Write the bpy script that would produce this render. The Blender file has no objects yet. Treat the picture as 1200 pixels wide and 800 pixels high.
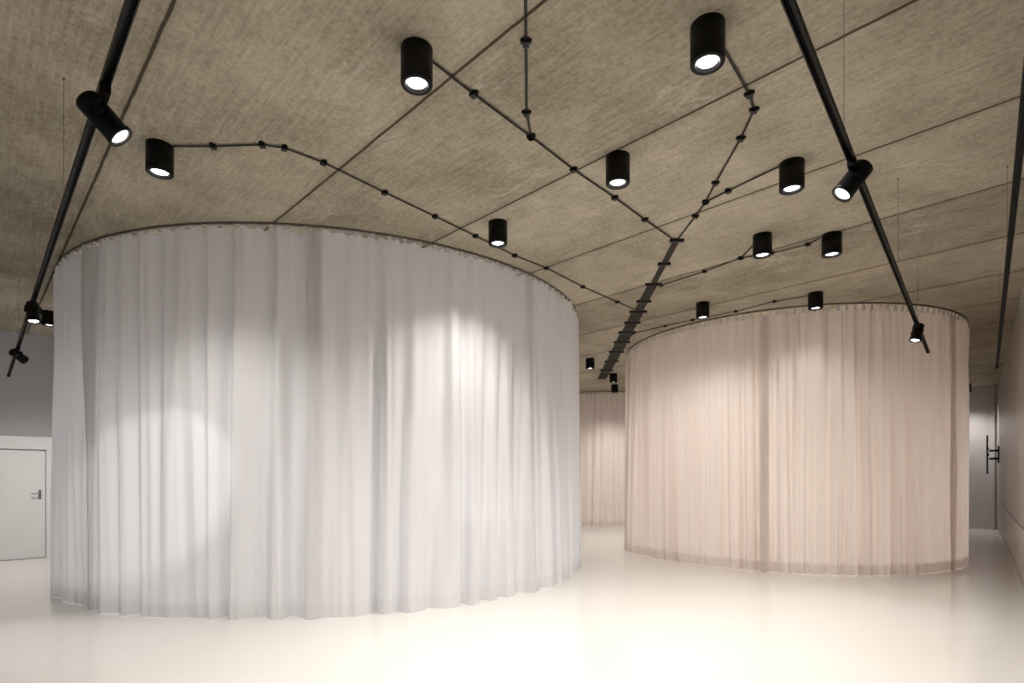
import bpy, bmesh, math, random
from mathutils import Vector, Matrix, noise
random.seed(4)
scene = bpy.context.scene
COL = scene.collection
CEIL = 3.92
EYE = 1.4

# ------------------------------------------------------------------ materials
def new_mat(name):
    m = bpy.data.materials.new(name); m.use_nodes = True
    nt = m.node_tree
    for n in list(nt.nodes): nt.nodes.remove(n)
    out = nt.nodes.new('ShaderNodeOutputMaterial')
    return m, nt, out

def N(nt, t, **kw):
    n = nt.nodes.new(t)
    for k, v in kw.items(): setattr(n, k, v)
    return n

def principled(name, color, rough=0.5, metal=0.0, bump=0.0, bscale=200, vary=0.0, vscale=3, spec=0.5):
    m, nt, out = new_mat(name)
    b = N(nt, 'ShaderNodeBsdfPrincipled')
    b.inputs['Base Color'].default_value = (*color, 1)
    b.inputs['Roughness'].default_value = rough
    b.inputs['Metallic'].default_value = metal
    b.inputs['Specular IOR Level'].default_value = spec
    tc = N(nt, 'ShaderNodeTexCoord')
    if vary > 0:
        nz = N(nt, 'ShaderNodeTexNoise'); nz.inputs['Scale'].default_value = vscale
        nz.inputs['Detail'].default_value = 4
        mx = N(nt, 'ShaderNodeMix', data_type='RGBA')
        mx.inputs[6].default_value = (*[c*(1-vary) for c in color], 1)
        mx.inputs[7].default_value = (*[min(1, c*(1+vary)) for c in color], 1)
        nt.links.new(tc.outputs['Object'], nz.inputs['Vector'])
        nt.links.new(nz.outputs['Fac'], mx.inputs[0])
        nt.links.new(mx.outputs[2], b.inputs['Base Color'])
    if bump > 0:
        nz = N(nt, 'ShaderNodeTexNoise'); nz.inputs['Scale'].default_value = bscale
        bp = N(nt, 'ShaderNodeBump'); bp.inputs['Strength'].default_value = bump
        bp.inputs['Distance'].default_value = 0.01
        nt.links.new(tc.outputs['Object'], nz.inputs['Vector'])
        nt.links.new(nz.outputs['Fac'], bp.inputs['Height'])
        nt.links.new(bp.outputs['Normal'], b.inputs['Normal'])
    nt.links.new(b.outputs[0], out.inputs[0])
    return m

def emission(name, color, s):
    m, nt, out = new_mat(name)
    e = N(nt, 'ShaderNodeEmission'); e.inputs[0].default_value = (*color, 1); e.inputs[1].default_value = s
    nt.links.new(e.outputs[0], out.inputs[0]); return m

def cloth(name, color, trans, tcol=None):
    m, nt, out = new_mat(name)
    d = N(nt, 'ShaderNodeBsdfDiffuse'); t = N(nt, 'ShaderNodeBsdfTranslucent')
    tc = N(nt, 'ShaderNodeTexCoord')
    mp = N(nt, 'ShaderNodeMapping'); mp.inputs['Scale'].default_value = (6, 6, 0.5)
    nz = N(nt, 'ShaderNodeTexNoise'); nz.inputs['Scale'].default_value = 1.0; nz.inputs['Detail'].default_value = 2
    mx = N(nt, 'ShaderNodeMix', data_type='RGBA')
    mx.inputs[6].default_value = (*[c*0.95 for c in color], 1)
    mx.inputs[7].default_value = (*[min(1, c*1.03) for c in color], 1)
    nt.links.new(tc.outputs['Object'], mp.inputs[0]); nt.links.new(mp.outputs[0], nz.inputs['Vector'])
    nt.links.new(nz.outputs['Fac'], mx.inputs[0]); nt.links.new(mx.outputs[2], d.inputs[0])
    t.inputs[0].default_value = (*(tcol or color), 1)
    ms = N(nt, 'ShaderNodeMixShader'); ms.inputs[0].default_value = trans
    nt.links.new(d.outputs[0], ms.inputs[1]); nt.links.new(t.outputs[0], ms.inputs[2])
    nt.links.new(ms.outputs[0], out.inputs[0])
    return m

def concrete():
    m, nt, out = new_mat('precast_concrete')
    L = nt.links.new
    b = N(nt, 'ShaderNodeBsdfPrincipled'); b.inputs['Roughness'].default_value = 0.85
    b.inputs['Specular IOR Level'].default_value = 0.2
    tc = N(nt, 'ShaderNodeTexCoord')
    mp = N(nt, 'ShaderNodeMapping', vector_type='POINT')
    mp.inputs['Rotation'].default_value = (0, 0, -math.radians(44.3))
    L(tc.outputs['Object'], mp.inputs[0])
    sep = N(nt, 'ShaderNodeSeparateXYZ'); L(mp.outputs[0], sep.inputs[0])
    def math_(op, a, bv=None, clamp=False):
        n = N(nt, 'ShaderNodeMath', operation=op, use_clamp=clamp)
        if isinstance(a, (int, float)): n.inputs[0].default_value = a
        else: L(a, n.inputs[0])
        if bv is not None:
            if isinstance(bv, (int, float)): n.inputs[1].default_value = bv
            else: L(bv, n.inputs[1])
        return n.outputs[0]
    wob = N(nt, 'ShaderNodeTexNoise'); wob.inputs['Scale'].default_value = 6; L(mp.outputs[0], wob.inputs['Vector'])
    w = math_('MULTIPLY', math_('SUBTRACT', wob.outputs['Fac'], 0.5), 0.010)
    u = math_('DIVIDE', math_('ADD', math_('SUBTRACT', sep.outputs[0], 0.8), w), 1.4)
    idx = math_('FLOOR', u)
    fr = math_('FRACT', math_('ADD', u, 0.5))
    dist = math_('MULTIPLY', math_('ABSOLUTE', math_('SUBTRACT', fr, 0.5)), 1.4)
    joint = math_('SUBTRACT', 1.0, math_('DIVIDE', math_('SUBTRACT', dist, 0.008), 0.005), clamp=True)
    halo = math_('SUBTRACT', 1.0, math_('DIVIDE', dist, 0.07), clamp=True)
    wn = N(nt, 'ShaderNodeTexWhiteNoise', noise_dimensions='1D'); L(idx, wn.inputs['W'])
    n1 = N(nt, 'ShaderNodeTexNoise'); n1.inputs['Scale'].default_value = 1.1; n1.inputs['Detail'].default_value = 7
    n1.inputs['Roughness'].default_value = 0.68; L(mp.outputs[0], n1.inputs['Vector'])
    mp2 = N(nt, 'ShaderNodeMapping'); mp2.inputs['Scale'].default_value = (20, 1.4, 1); L(mp.outputs[0], mp2.inputs[0])
    n2 = N(nt, 'ShaderNodeTexNoise'); n2.inputs['Scale'].default_value = 2; n2.inputs['Detail'].default_value = 6
    n2.inputs['Roughness'].default_value = 0.78; L(mp2.outputs[0], n2.inputs['Vector'])
    n3 = N(nt, 'ShaderNodeTexNoise'); n3.inputs['Scale'].default_value = 28; n3.inputs['Detail'].default_value = 6
    n3.inputs['Roughness'].default_value = 0.85; L(mp.outputs[0], n3.inputs['Vector'])
    s = math_('ADD', math_('MULTIPLY', n1.outputs['Fac'], 0.36), math_('MULTIPLY', n2.outputs['Fac'], 0.28))
    s = math_('ADD', s, math_('MULTIPLY', n3.outputs['Fac'], 0.36))
    s = math_('ADD', s, math_('MULTIPLY', math_('SUBTRACT', wn.outputs['Value'], 0.5), 0.06))
    cr = N(nt, 'ShaderNodeValToRGB'); L(s, cr.inputs[0])
    e = cr.color_ramp.elements
    e[0].position = 0.38; e[0].color = (0.215, 0.184, 0.132, 1)
    e[1].position = 0.62; e[1].color = (0.580, 0.520, 0.405, 1)
    mp3 = N(nt, 'ShaderNodeMapping'); mp3.inputs['Scale'].default_value = (1.0, 0.35, 1); mp3.inputs['Rotation'].default_value=(0,0,0.35)
    L(mp.outputs[0], mp3.inputs[0])
    n4 = N(nt, 'ShaderNodeTexNoise'); n4.inputs['Scale'].default_value = 2.2; n4.inputs['Detail'].default_value = 8
    n4.inputs['Distortion'].default_value = 0.6; n4.inputs['Roughness'].default_value = 0.6; L(mp3.outputs[0], n4.inputs['Vector'])
    ridge = math_('SUBTRACT', 1.0, math_('MULTIPLY', math_('ABSOLUTE', math_('SUBTRACT', n4.outputs['Fac'], 0.5)), 50), clamp=True)
    msk = N(nt, 'ShaderNodeTexNoise'); msk.inputs['Scale'].default_value = 1.3; msk.inputs['Detail'].default_value = 3
    L(mp.outputs[0], msk.inputs['Vector'])
    mk = math_('MULTIPLY', math_('SUBTRACT', msk.outputs['Fac'], 0.50), 7, clamp=True)
    pale = math_('MULTIPLY', math_('MULTIPLY', ridge, mk), math_('MULTIPLY', n3.outputs['Fac'], 0.9))
    mxp = N(nt, 'ShaderNodeMix', data_type='RGBA'); L(pale, mxp.inputs[0]); L(cr.outputs[0], mxp.inputs[6])
    mxp.inputs[7].default_value = (0.64, 0.60, 0.52, 1)
    mxh = N(nt, 'ShaderNodeMix', data_type='RGBA', blend_type='MULTIPLY'); L(math_('MULTIPLY', halo, 0.40), mxh.inputs[0])
    L(mxp.outputs[2], mxh.inputs[6]); mxh.inputs[7].default_value = (0.6, 0.55, 0.5, 1)
    mxj = N(nt, 'ShaderNodeMix', data_type='RGBA'); L(math_('MULTIPLY', joint, 0.92), mxj.inputs[0]); L(mxh.outputs[2], mxj.inputs[6])
    mxj.inputs[7].default_value = (0.045, 0.034, 0.022, 1)
    L(mxj.outputs[2], b.inputs['Base Color'])
    bp = N(nt, 'ShaderNodeBump'); bp.inputs['Strength'].default_value = 0.25; bp.inputs['Distance'].default_value = 0.01
    L(n3.outputs['Fac'], bp.inputs['Height']); L(bp.outputs[0], b.inputs['Normal'])
    L(b.outputs[0], out.inputs[0])
    return m

def ribbed(name, color):
    m, nt, out = new_mat(name)
    b = N(nt, 'ShaderNodeBsdfPrincipled'); b.inputs['Base Color'].default_value = (*color, 1); b.inputs['Roughness'].default_value = .6
    tc = N(nt, 'ShaderNodeTexCoord'); wv = N(nt, 'ShaderNodeTexWave', bands_direction='Z'); wv.inputs['Scale'].default_value = 9
    bp = N(nt, 'ShaderNodeBump'); bp.inputs['Strength'].default_value = .35; bp.inputs['Distance'].default_value = .01
    nt.links.new(tc.outputs['Object'], wv.inputs[0]); nt.links.new(wv.outputs['Fac'], bp.inputs['Height'])
    nt.links.new(bp.outputs[0], b.inputs['Normal']); nt.links.new(b.outputs[0], out.inputs[0])
    return m

M_black = principled('black_powder_coat', (0.005, 0.0046, 0.0046), 0.5, spec=0.2)
M_blackin = principled('black_baffle', (0.015, 0.015, 0.015), 0.3)
M_refl = principled('lamp_reflector', (0.8, 0.8, 0.78), 0.25, metal=0.9)
M_lens = emission('lamp_lens_glow', (1.0, 0.98, 0.96), 12)
M_cable = principled('dark_cable', (0.022, 0.018, 0.014), 0.5, spec=.3)
M_clip = principled('cable_clip_black', (0.006, 0.006, 0.006), 0.4, spec=.3)
M_wire = principled('steel_wire', (0.16, 0.14, 0.11), 0.4, metal=0.3)
M_conc = concrete()
M_floor = principled('cream_epoxy_floor', (0.82, 0.795, 0.76), 0.14, vary=0.012, vscale=1.2, spec=0.55)
M_wall = principled('grey_plaster_wall', (0.46, 0.44, 0.44), 0.55, vary=0.03)
M_ribwall = ribbed('ribbed_grey_wall', (0.48, 0.465, 0.49))
M_panel = principled('satin_wall_panel', (0.42, 0.39, 0.36), 0.28, vary=0.03)
M_door = principled('white_door_paint', (0.80, 0.79, 0.79), 0.4)
M_steel = principled('brushed_steel', (0.25, 0.24, 0.23), 0.35, metal=1.0)
M_cl1 = cloth('white_curtain_cloth', (0.855, 0.85, 0.865), 0.25)
M_cl1h = cloth('white_curtain_hem', (0.83, 0.825, 0.84), 0.14)
M_cl2 = cloth('blush_curtain_cloth', (0.85, 0.79, 0.755), 0.32, tcol=(0.86, 0.78, 0.735))
M_cl2h = cloth('blush_curtain_hem', (0.81, 0.73, 0.69), 0.16)
M_glide = principled('curtain_glider_white', (0.7, 0.68, 0.64), 0.4)
M_rail = principled('curtain_rail_grey', (0.14, 0.12, 0.10), 0.5)

# ------------------------------------------------------------------ mesh builder
class MB:
    def __init__(s): s.v = []; s.f = []; s.m = []; s.sm = []
    def box(s, c, size, rot=None, mat=0):
        r = rot or Matrix.Identity(3); c = Vector(c); b = len(s.v)
        for x in (-.5, .5):
            for y in (-.5, .5):
                for z in (-.5, .5):
                    s.v.append(c + r @ Vector((x*size[0], y*size[1], z*size[2])))
        for f in ((0,1,3,2),(4,6,7,5),(0,4,5,1),(2,3,7,6),(0,2,6,4),(1,5,7,3)):
            s.f.append(tuple(b+i for i in f)); s.m.append(mat); s.sm.append(False)
    def lathe(s, prof, origin, axis, segs=40, mats=None, smooth=True):
        a = Vector(axis).normalized()
        t = Vector((0,0,1)) if abs(a.z) < .9 else Vector((1,0,0))
        u = a.cross(t).normalized(); w = a.cross(u)
        o = Vector(origin); rings = []
        for (r, h) in prof:
            if r < 1e-6:
                rings.append([len(s.v)]); s.v.append(o + a*h)
            else:
                b = len(s.v); rings.append(list(range(b, b+segs)))
                for i in range(segs):
                    an = 2*math.pi*i/segs
                    s.v.append(o + a*h + (u*math.cos(an)+w*math.sin(an))*r)
        for k in range(len(prof)-1):
            A, B = rings[k], rings[k+1]; mt = mats[k] if mats else 0
            for i in range(segs):
                j = (i+1) % segs
                if len(A) == 1 and len(B) == 1: continue
                if len(A) == 1: f = (A[0], B[i], B[j])
                elif len(B) == 1: f = (A[i], B[0], A[j])
                else: f = (A[i], B[i], B[j], A[j])
                s.f.append(f); s.m.append(mt); s.sm.append(smooth)
    def cyl(s, p0, p1, r, segs=12, mat=0):
        p0 = Vector(p0); p1 = Vector(p1); L = (p1-p0).length
        s.lathe([(0,0),(r,0),(r,L),(0,L)], p0, p1-p0, segs, [mat]*3, smooth=False)
    def obj(s, name, mats, parent=None, loc=None):
        me = bpy.data.meshes.new(name)
        o0 = Vector(loc) if loc else Vector((0,0,0))
        me.from_pydata([tuple(v-o0) for v in s.v], [], s.f)
        for m in mats: me.materials.append(m)
        for p, mi, sm in zip(me.polygons, s.m, s.sm): p.material_index = mi; p.use_smooth = sm
        bm = bmesh.new(); bm.from_mesh(me); bmesh.ops.recalc_face_normals(bm, faces=bm.faces); bm.to_mesh(me); bm.free()
        o = bpy.data.objects.new(name, me); COL.objects.link(o); o.location = o0
        return o

def rotz(a): return Matrix.Rotation(a, 3, 'Z')

# ------------------------------------------------------------------ room shell
b = MB(); b.box((2, 13.3, -0.1), (31, 36, 0.2)); b.obj('floor', [M_floor])
b = MB(); b.box((2, 13.3, CEIL+0.15), (31, 36, 0.3)); b.obj('ceiling', [M_conc])

W = [(-.26, -1.06), (13.2, 15.28), (-2.3, 28.2), (-2.3, 15.8), (-9.67, 8.6)]
def wall(name, a, c, mat, th=0.2):
    a = Vector((*a, 0)); c = Vector((*c, 0)); d = c-a; L = d.length; d.normalize()
    n = Vector((d.y, -d.x, 0))
    mid = (a+c)/2 + n*th/2; ang = math.atan2(d.y, d.x)
    m = MB(); m.box((mid.x, mid.y, CEIL/2), (L+0.2, th, CEIL), rotz(ang)); m.obj(name, [mat])
wall('wall_right', W[0], W[1], M_wall)
wall('wall_back', W[1], W[2], M_wall)
wall('wall_back_side', W[2], W[3], M_wall)
wall('wall_left', W[3], W[4], M_ribwall)
wall('wall_near', W[4], W[0], M_wall)

def frame(a, c):
    a = Vector((*a, 0)); c = Vector((*c, 0)); d = (c-a).normalized()
    n = Vector((-d.y, d.x, 0)); R = Matrix((d, n, Vector((0,0,1)))).transposed()
    return a, d, n, R
a, d, n, R = frame(W[0], W[1])
Lr = (Vector(W[1])-Vector(W[0])).length
m = MB(); x = 0.5
while x + 1.2 < Lr-0.1:
    c = a + d*(x+0.6) + n*0.016
    m.box((c.x, c.y, 0.14+1.80), (1.188, 0.03, 3.56), R, 0)
    x += 1.2
m.obj('wall_panel_cladding', [M_panel])
m = MB(); c = a + d*(Lr/2) + n*0.012; m.box((c.x, c.y, 0.06), (Lr-0.1, 0.022, 0.12), R); m.obj('baseboard_right', [M_panel])
m = MB(); c = a + d*(Lr/2) + n*0.045; m.box((c.x, c.y, 0.78), (Lr-1.2, 0.025, 0.05), R); m.obj('trim_right', [M_panel])
a, d, n, R = frame(W[1], W[2])
m = MB(); c = a + d*10 + n*0.012; m.box((c.x, c.y, 0.06), (19.5, 0.022, 0.12), R); m.obj('baseboard_back', [M_wall])
m = MB()
for s0 in (0.12, 1.3, 2.6):
    c = a + d*s0 + n*0.03; m.box((c.x, c.y, 1.96), (0.08, 0.06, 3.90), R)
m.obj('trim_back', [M_wall])

# ------------------------------------------------------------------ left door
dP = Vector((-8.7, 9.55, 0)); dd = Vector((.716, .698, 0)).normalized(); dn = Vector((dd.y, -dd.x, 0))
Rd = Matrix((dd, dn, Vector((0,0,1)))).transposed()
m = MB()
def db(s0, s1, z0, z1, t0, t1, mat):
    c = dP + dd*((s0+s1)/2) + dn*((t0+t1)/2)
    m.box((c.x, c.y, (z0+z1)/2), (s1-s0, t1-t0, z1-z0), Rd, mat)
db(.615, .70, 0.0, 2.12, 0.0, .07, 0)
db(-.46, -.375, 0.0, 2.12, 0.0, .07, 0)
db(-.375, .615, 1.90, 2.12, 0.0, .07, 0)
db(-.365, .605, .008, 1.885, 0.0, .045, 0)
db(.51, .55, 1.03, 1.19, .045, .053, 1)
cc = dP + dd*.53 + dn*.05; cc.z = 1.13
m.cyl(cc, cc+dn*.05, .010, 12, 1); m.cyl(cc+dn*.05+dd*.01, cc+dn*.05-dd*.12, .009, 12, 1)
for z in (.25, 1.0, 1.7): db(-.382, -.368, z, z+.1, .045, .06, 1)
m.obj('door_1', [M_door, M_steel])
m = MB(); db(.705, 8.5, 0.0, 2.12, 0.0, .03, 0); db(-1.2, -.465, 0.0, 2.12, 0.0, .03, 0)
m.obj('trim_left_wainscot', [M_door])

# ------------------------------------------------------------------ curtains
def curtain(name, cx, cy, R0, ztop, zbot, npl, amp, mats, seed, panels, sub=16):
    parent = bpy.data.objects.new(name, None); COL.objects.link(parent); parent.location = (cx, cy, 0)
    nz = 26; nth = npl*sub
    def nfun(th, k, z, s):
        return noise.noise(Vector((math.cos(th)*k + s*7.3, math.sin(th)*k + seed*3.1, z + s*1.7)))
    verts = []; faces = []; mi = []
    per = nth // panels; base = 0; lap = sub//2
    for p in range(panels):
        i0 = p*per; i1 = ((p+1)*per if p < panels-1 else nth) + lap
        cols = i1-i0+1
        for i in range(cols):
            th = 2*math.pi*(i0+i)/nth
            e0 = math.exp(-(i/(sub*0.8))**2); e1 = math.exp(-((cols-1-i)/(sub*0.8))**2)
            eo = 0.016*e0 - 0.016*e1
            for j in range(nz+1):
                q = j/nz; tz = q
                ph = npl*th + 4.0*nfun(th, 3.0, .25*tz, 1) + 3.4*nfun(th, 9.0, .5*tz, 2)
                A = amp*max(.25, 0.80 + 2.0*nfun(th, 6.0, .35*tz, 3))
                A *= 0.60 + 0.55*tz
                s_ = math.sin(ph); f = s_*(1.0-0.25*s_*s_) + 0.28*math.sin(2*ph+1.0)*(0.4+.6*tz)
                crease = amp*1.5*(0.25-abs(nfun(th, 20.0, .45*tz, 8))*1.7)
                off = A*f + crease + .3*amp*nfun(th, 46.0, 1.0*tz, 9)
                fine = 0.010*math.sin(3.1*ph + 6*nfun(th, 5, 0, 6))*max(0, 1-tz*5)
                big = 0.07*tz*nfun(th, 4.0, .6*tz, 4) + 0.030*tz*nfun(th, 16.0, 1.5*tz, 5)
                r = R0 + off + fine + big + eo
                z = ztop + (zbot-ztop)*q
                if j == 0: z += 0.016*math.sin(3.1*ph)
                verts.append((r*math.cos(th), r*math.sin(th), max(z, .003)))
        for i in range(cols-1):
            for j in range(nz):
                a_ = base + i*(nz+1)+j
                faces.append((a_, a_+nz+1, a_+nz+2, a_+1)); mi.append(1 if j == nz-1 else 0)
        base += cols*(nz+1)
    me = bpy.data.meshes.new('pleated_cloth'); me.from_pydata(verts, [], faces)
    for mm in mats: me.materials.append(mm)
    for p_, k in zip(me.polygons, mi): p_.material_index = k; p_.use_smooth = True
    o = bpy.data.objects.new('pleated_cloth', me); COL.objects.link(o); o.parent = parent
    m = MB(); segs = 160
    ra, rb, za, zb = R0-.014, R0+.014, CEIL-.022, CEIL-.0005
    m.lathe([(ra, zb), (rb, zb), (rb, za), (ra, za), (ra, zb)], (0,0,0), (0,0,1), segs, [0]*4, smooth=False)
    r_ = m.obj('curtain_rail', [M_rail]); r_.parent = parent
    m = MB(); ng = npl*2
    for i in range(ng):
        th = 2*math.pi*i/ng
        m.box(((R0+.004)*math.cos(th), (R0+.004)*math.sin(th), (ztop+CEIL)/2-.02), (.02, .035, CEIL-ztop-.005), rotz(th))
    g = m.obj('glider_hooks', [M_glide]); g.parent = parent
    return parent

curtain('round_curtain_enclosure', -2.705, 9.294, 3.75, 3.870, 0.004, 72, 0.046, [M_cl1, M_cl1h], 3, 9)
curtain('round_curtain_enclosure', 5.16, 10.94, 2.86, 3.825, 0.004, 78, 0.052, [M_cl2, M_cl2h], 8, 6)
curtain('round_curtain_enclosure', 3.0, 19.0, 2.7, 3.835, 0.004, 66, 0.045, [M_cl2, M_cl2h], 15, 6, sub=10)

# ------------------------------------------------------------------ ceiling downlights
def downlight(x, y, energy=70, color=(1, .955, .90), r=.093, h=.215, cone=125):
    m = MB(); zt = CEIL
    prof = [(0, 0), (r, 0), (r, h-.008), (r-.003, h-.002), (r-.010, h), (r*.74, h), (r*.70, h-.006), (r*.66, h-.018), (r*.62, h-.020), (0, h-.020)]
    mats = [0, 0, 0, 0, 0, 1, 1, 2, 3]
    m.lathe(prof, (x, y, zt), (0, 0, -1), 40, mats)
    o = m.obj('ceiling_downlight', [M_black, M_blackin, M_refl, M_lens], loc=(x, y, zt))
    li = bpy.data.lights.new('downlight_lamp', 'SPOT'); li.energy = energy; li.color = color
    li.spot_size = math.radians(cone); li.spot_blend = .9; li.shadow_soft_size = .05
    lo = bpy.data.objects.new('downlight_lamp', li); COL.objects.link(lo); lo.parent = o; lo.location = (0, 0, -h-.01)
    return o
E = 165
for (x, y, e_) in [(-0.56, 3.31, 1.1), (1.09, 3.14, .85), (-2.67, 4.27, 1.1), (0.83, 4.42, .85), (2.24, 4.51, .75), (-0.14, 5.56, .85), (2.60, 5.85, .8), (3.31, 5.83, .7),
               (2.75, 8.12, .28), (4.14, 7.68, .15), (1.65, 11.89, 1), (2.77, 15.21, .8), (-7.01, 8.53, 1.5), (2.45, 13.6, .8), (12.2, 15.1, 1)]:
    downlight(x, y, E*e_)
for (x, y) in [(4.3, 10.2), (6.2, 11.6), (3.0, 18.6)]:
    downlight(x, y, 400, (1, .93, .865), cone=165)
for (x, y) in [(-3.8, 8.4), (-1.6, 10.2)]:  # unseen lamps added inside the white curtain to brighten its cloth from behind
    downlight(x, y, 390, (.98, .975, 1), cone=165)

# ------------------------------------------------------------------ surface cabling
def cable(name, pts, ends=(True, True), r=.0038):
    z = CEIL-.012; P = [Vector((x, y, z)) for x, y in pts]
    m = MB()
    for a_, b_ in zip(P[:-1], P[1:]):
        d_ = (b_-a_).normalized(); s_ = Vector((-d_.y, d_.x, 0))*.0045
        m.cyl(a_+s_, b_+s_, r, 8, 0); m.cyl(a_-s_, b_-s_, r, 8, 0)
    for i, p in enumerate(P):
        if (i == 0 and not ends[0]) or (i == len(P)-1 and not ends[1]): continue
        q = P[min(i+1, len(P)-1)] - P[max(i-1, 0)]; ang = math.atan2(q.y, q.x)
        m.box((p.x, p.y, CEIL-.015), (.040, .040, .030), rotz(ang), 1)
        m.box((p.x, p.y, CEIL-.008), (.022, .066, .016), rotz(ang), 1)
    m.obj(name, [M_cable, M_clip])
Cn = 'ceiling_cable_run'
cable(Cn, [(-2.57,4.26),(-2.26,4.26),(-1.88,4.24),(-1.73,4.28),(-1.50,4.48),(-1.12,4.95),(-0.74,5.40),(-0.38,5.84),(0.03,6.35),(0.41,6.73),(0.93,7.39),(1.50,8.03),(1.93,8.50)], ends=(False, True))
cable(Cn, [(-0.49,3.38),(-0.25,3.68),(0.14,4.14),(0.50,4.58),(0.92,5.04),(1.29,5.47),(1.71,5.94)], ends=(False, True))
cable(Cn, [(0.05,1.9),(0.06,2.60),(0.08,3.24),(0.10,3.87),(0.14,4.14)])
cable(Cn, [(1.18,3.22),(1.55,3.68),(1.65,3.84),(1.69,4.16),(1.73,4.79),(1.76,5.12),(1.76,5.40),(1.74,5.98)], ends=(False, True))
cable(Cn, [(2.15,4.54),(1.89,4.92),(1.76,5.12)], ends=(False, True))
cable(Cn, [(3.22,5.88),(3.18,6.05),(2.90,6.28),(2.61,6.42),(2.34,6.84),(1.94,7.33)], ends=(False, True))
cable(Cn, [(2.60,5.94),(2.61,6.42)], ends=(False, True))
cable(Cn, [(4.08,7.75),(3.73,8.00),(3.37,8.48),(2.87,8.94),(2.53,9.29),(2.10,9.78)], ends=(False, True))
m = MB(); z = CEIL-.012
def trunk_x(y): return 1.74 + (y-5.95)*(2.28-1.74)/(14.3-5.95)
ys = [5.95, 6.6, 7.3, 8.0, 8.5, 9.1, 9.7, 10.4, 11.2, 12.1, 13.1, 14.3]
for a_, b_ in zip(ys[:-1], ys[1:]):
    ncab = 4 if a_ < 7.3 else (7 if a_ < 8.5 else (10 if a_ < 9.7 else 12))
    for k in range(ncab):
        o_ = (k-(ncab-1)/2)*.019
        m.cyl((trunk_x(a_)+o_, a_, z), (trunk_x(b_)+o_, b_, z), .007, 8, 0)
    m.box((trunk_x(a_), a_, CEIL-.014), (ncab*.019+.07, .04, .028), rotz(-.06), 1)
m.obj('ceiling_cable_trunk', [M_cable, M_clip])

# ------------------------------------------------------------------ suspended tracks and spotlights
TZ = EYE+1.70
def track(p0, p1, wires):
    a_ = Vector((*p0, TZ)); b_ = Vector((*p1, TZ)); d_ = (b_-a_); L = d_.length; d_.normalize(); ang = math.atan2(d_.y, d_.x)
    m = MB(); c = (a_+b_)/2
    m.box((c.x, c.y, TZ+.012), (L, .034, .010), rotz(ang))
    s_ = Vector((-d_.y, d_.x, 0))
    for sg in (-1, 1):
        q = c + s_*sg*.014; m.box((q.x, q.y, TZ-.003), (L, .006, .030), rotz(ang))
        q = c + s_*sg*.007; m.box((q.x, q.y, TZ+.002), (L, .003, .010), rotz(ang), 0)
    m.box((c.x, c.y, TZ+.026), (L, .020, .018), rotz(ang))
    for e in (a_, b_): m.box((e.x, e.y, TZ), (.012, .040, .040), rotz(ang))
    for t in wires:
        p = a_ + d_*t
        m.cyl((p.x, p.y, TZ+.03), (p.x, p.y, CEIL-.001), .0013, 6, 1)
        m.cyl((p.x, p.y, TZ+.03), (p.x, p.y, TZ+.06), .007, 8, 0)
        m.cyl((p.x, p.y, CEIL-.012), (p.x, p.y, CEIL-.001), .006, 10, 1)
    m.obj('suspended_light_track', [M_black, M_wire])
track((-.65, 1.27), (-8.36, 9.35), [.5, 3.15, 5.65, 8.2, 10.6])
track((.35, 1.24), (5.60, 7.58), [.5, 2.07, 4.55, 6.6])
track((1.75, 1.87), (7.43, 8.63), [.5, 3.5, 6.5])

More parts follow.
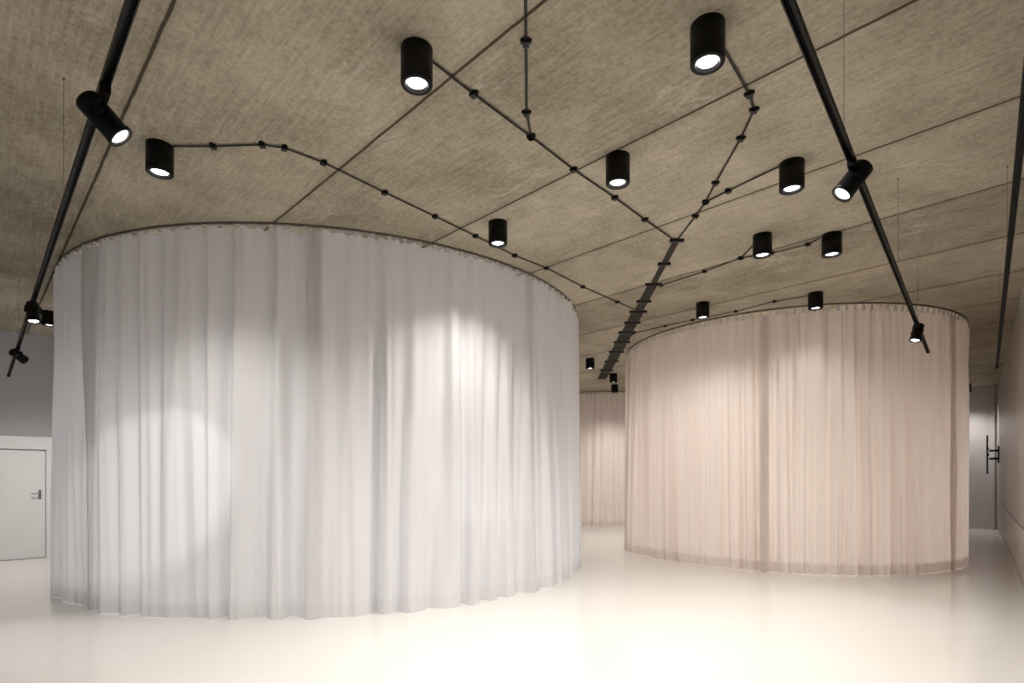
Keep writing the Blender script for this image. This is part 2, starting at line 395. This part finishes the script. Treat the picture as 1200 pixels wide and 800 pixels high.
def track_spot(x, y, tang, target, energy, cone=38, blend=.35, drop=.09, side=0.0, color=(1, .97, .95)):
    par = bpy.data.objects.new('track_spotlight', None); COL.objects.link(par); par.location = (x, y, TZ)
    m = MB()
    Rz = rotz(tang)
    def P(l, s_, z_): return Vector((x, y, TZ)) + Rz @ Vector((l, s_, z_))
    m.box(P(0, 0, -.037), (.17, .040, .036), Rz)
    m.box(P(.06, 0, -.062), (.05, .034, .016), Rz)
    piv = P(0, side, -.032-drop)
    m.cyl(P(0, side, -.05), P(0, side, -.040-drop*.45), .012, 14)
    aim = (Vector(target) - piv).normalized()
    sd = aim.cross(Vector((0, 0, 1))).normalized()
    top = P(0, side, -.040-drop*.42)
    for sg in (-1, 1):
        q = piv + sd*sg*.060
        m.cyl(top + sd*sg*.058, q, .006, 8)
        m.cyl(q - sd*sg*.012, q + sd*sg*.006, .016, 16)
    m.cyl(top - sd*.060, top + sd*.060, .007, 8)
    r = .052; o = piv - aim*.085
    prof = [(0, 0), (r-.006, 0), (r, .006), (r, .05), (r-.003, .053), (r, .056), (r, .165), (r+.003, .168), (r+.003, .188), (r-.006, .19), (r-.010, .182), (r-.014, .178), (0, .178)]
    m.lathe(prof, o, aim, 36, [0]*9 + [1, 2, 3])
    ob = m.obj('spot_body', [M_black, M_blackin, M_refl, M_lens], loc=(x, y, TZ)); ob.parent = par; ob.location = (0, 0, 0)
    li = bpy.data.lights.new('spot_lamp', 'SPOT'); li.energy = energy; li.color = color
    li.spot_size = math.radians(cone); li.spot_blend = blend; li.shadow_soft_size = .04
    lo = bpy.data.objects.new('spot_lamp', li); COL.objects.link(lo); lo.parent = par
    lp = o + aim*.195; lo.location = lp - Vector((x, y, TZ)); lo.rotation_mode = 'QUATERNION'
    lo.rotation_quaternion = (-aim).to_track_quat('Z', 'Y')
lt = math.atan2(7.35, -7.0); rt = math.atan2(5.58, 4.62)
track_spot(-1.79, 2.46, lt, (.75, 3.6, 0), 50, 50, .9)
track_spot(-4.54, 5.34, lt, (-4.0, 4.9, 0), 60, 50, .9)
track_spot(-6.36, 7.25, lt, (-6.25, 8.9, 2.2), 110, 50, 1.0)
track_spot(-.95, 1.58, lt, (-3.60, 5.66, 1.30), 260, 19, .35)
track_spot(.54, 1.47, rt, (-.35, 6.4, 1.80), 115, 22, .35)
track_spot(1.84, 3.03, rt, (-.5, 3.3, 0), 50, 50, .9, drop=.06)
track_spot(4.46, 6.20, rt, (3.6, 6.0, 0), 40, 50, .9, drop=.06)

# ------------------------------------------------------------------ wall bracket on the right wall
a, d, n, R = frame(W[0], W[1])
bp_ = a + d*((12.05-W[0][0])/d.x) + n*.035
m = MB()
def wb(l, o_, z_, sz):
    c = bp_ + d*l + n*o_; m.box((c.x, c.y, z_), sz, R)
wb(0, .012, 1.98, (.30, .02, .42)); wb(0, .10, 2.08, (.05, .17, .05)); wb(0, .10, 1.88, (.05, .17, .05))
wb(0, .20, 1.98, (.45, .025, .05)); wb(-.18, .22, 1.98, (.04, .03, .95)); wb(.18, .22, 1.98, (.04, .03, .95)); wb(0, .20, 2.13, (.3, .02, .04))
m.obj('screen_wall_bracket', [M_black])

# ------------------------------------------------------------------ world, camera, look
w = bpy.data.worlds.new('room_world'); scene.world = w; w.use_nodes = True
w.node_tree.nodes['Background'].inputs[0].default_value = (.02, .02, .02, 1)
cam = bpy.data.cameras.new('camera'); co = bpy.data.objects.new('camera', cam); COL.objects.link(co)
co.location = (0, 0, EYE); co.rotation_euler = (math.pi/2, 0, 0)
cam.sensor_width = 36; cam.lens = 19.8; cam.shift_y = 160/1200; cam.clip_start = .05
scene.camera = co
scene.view_settings.view_transform = 'Standard'
scene.view_settings.exposure = 0.0
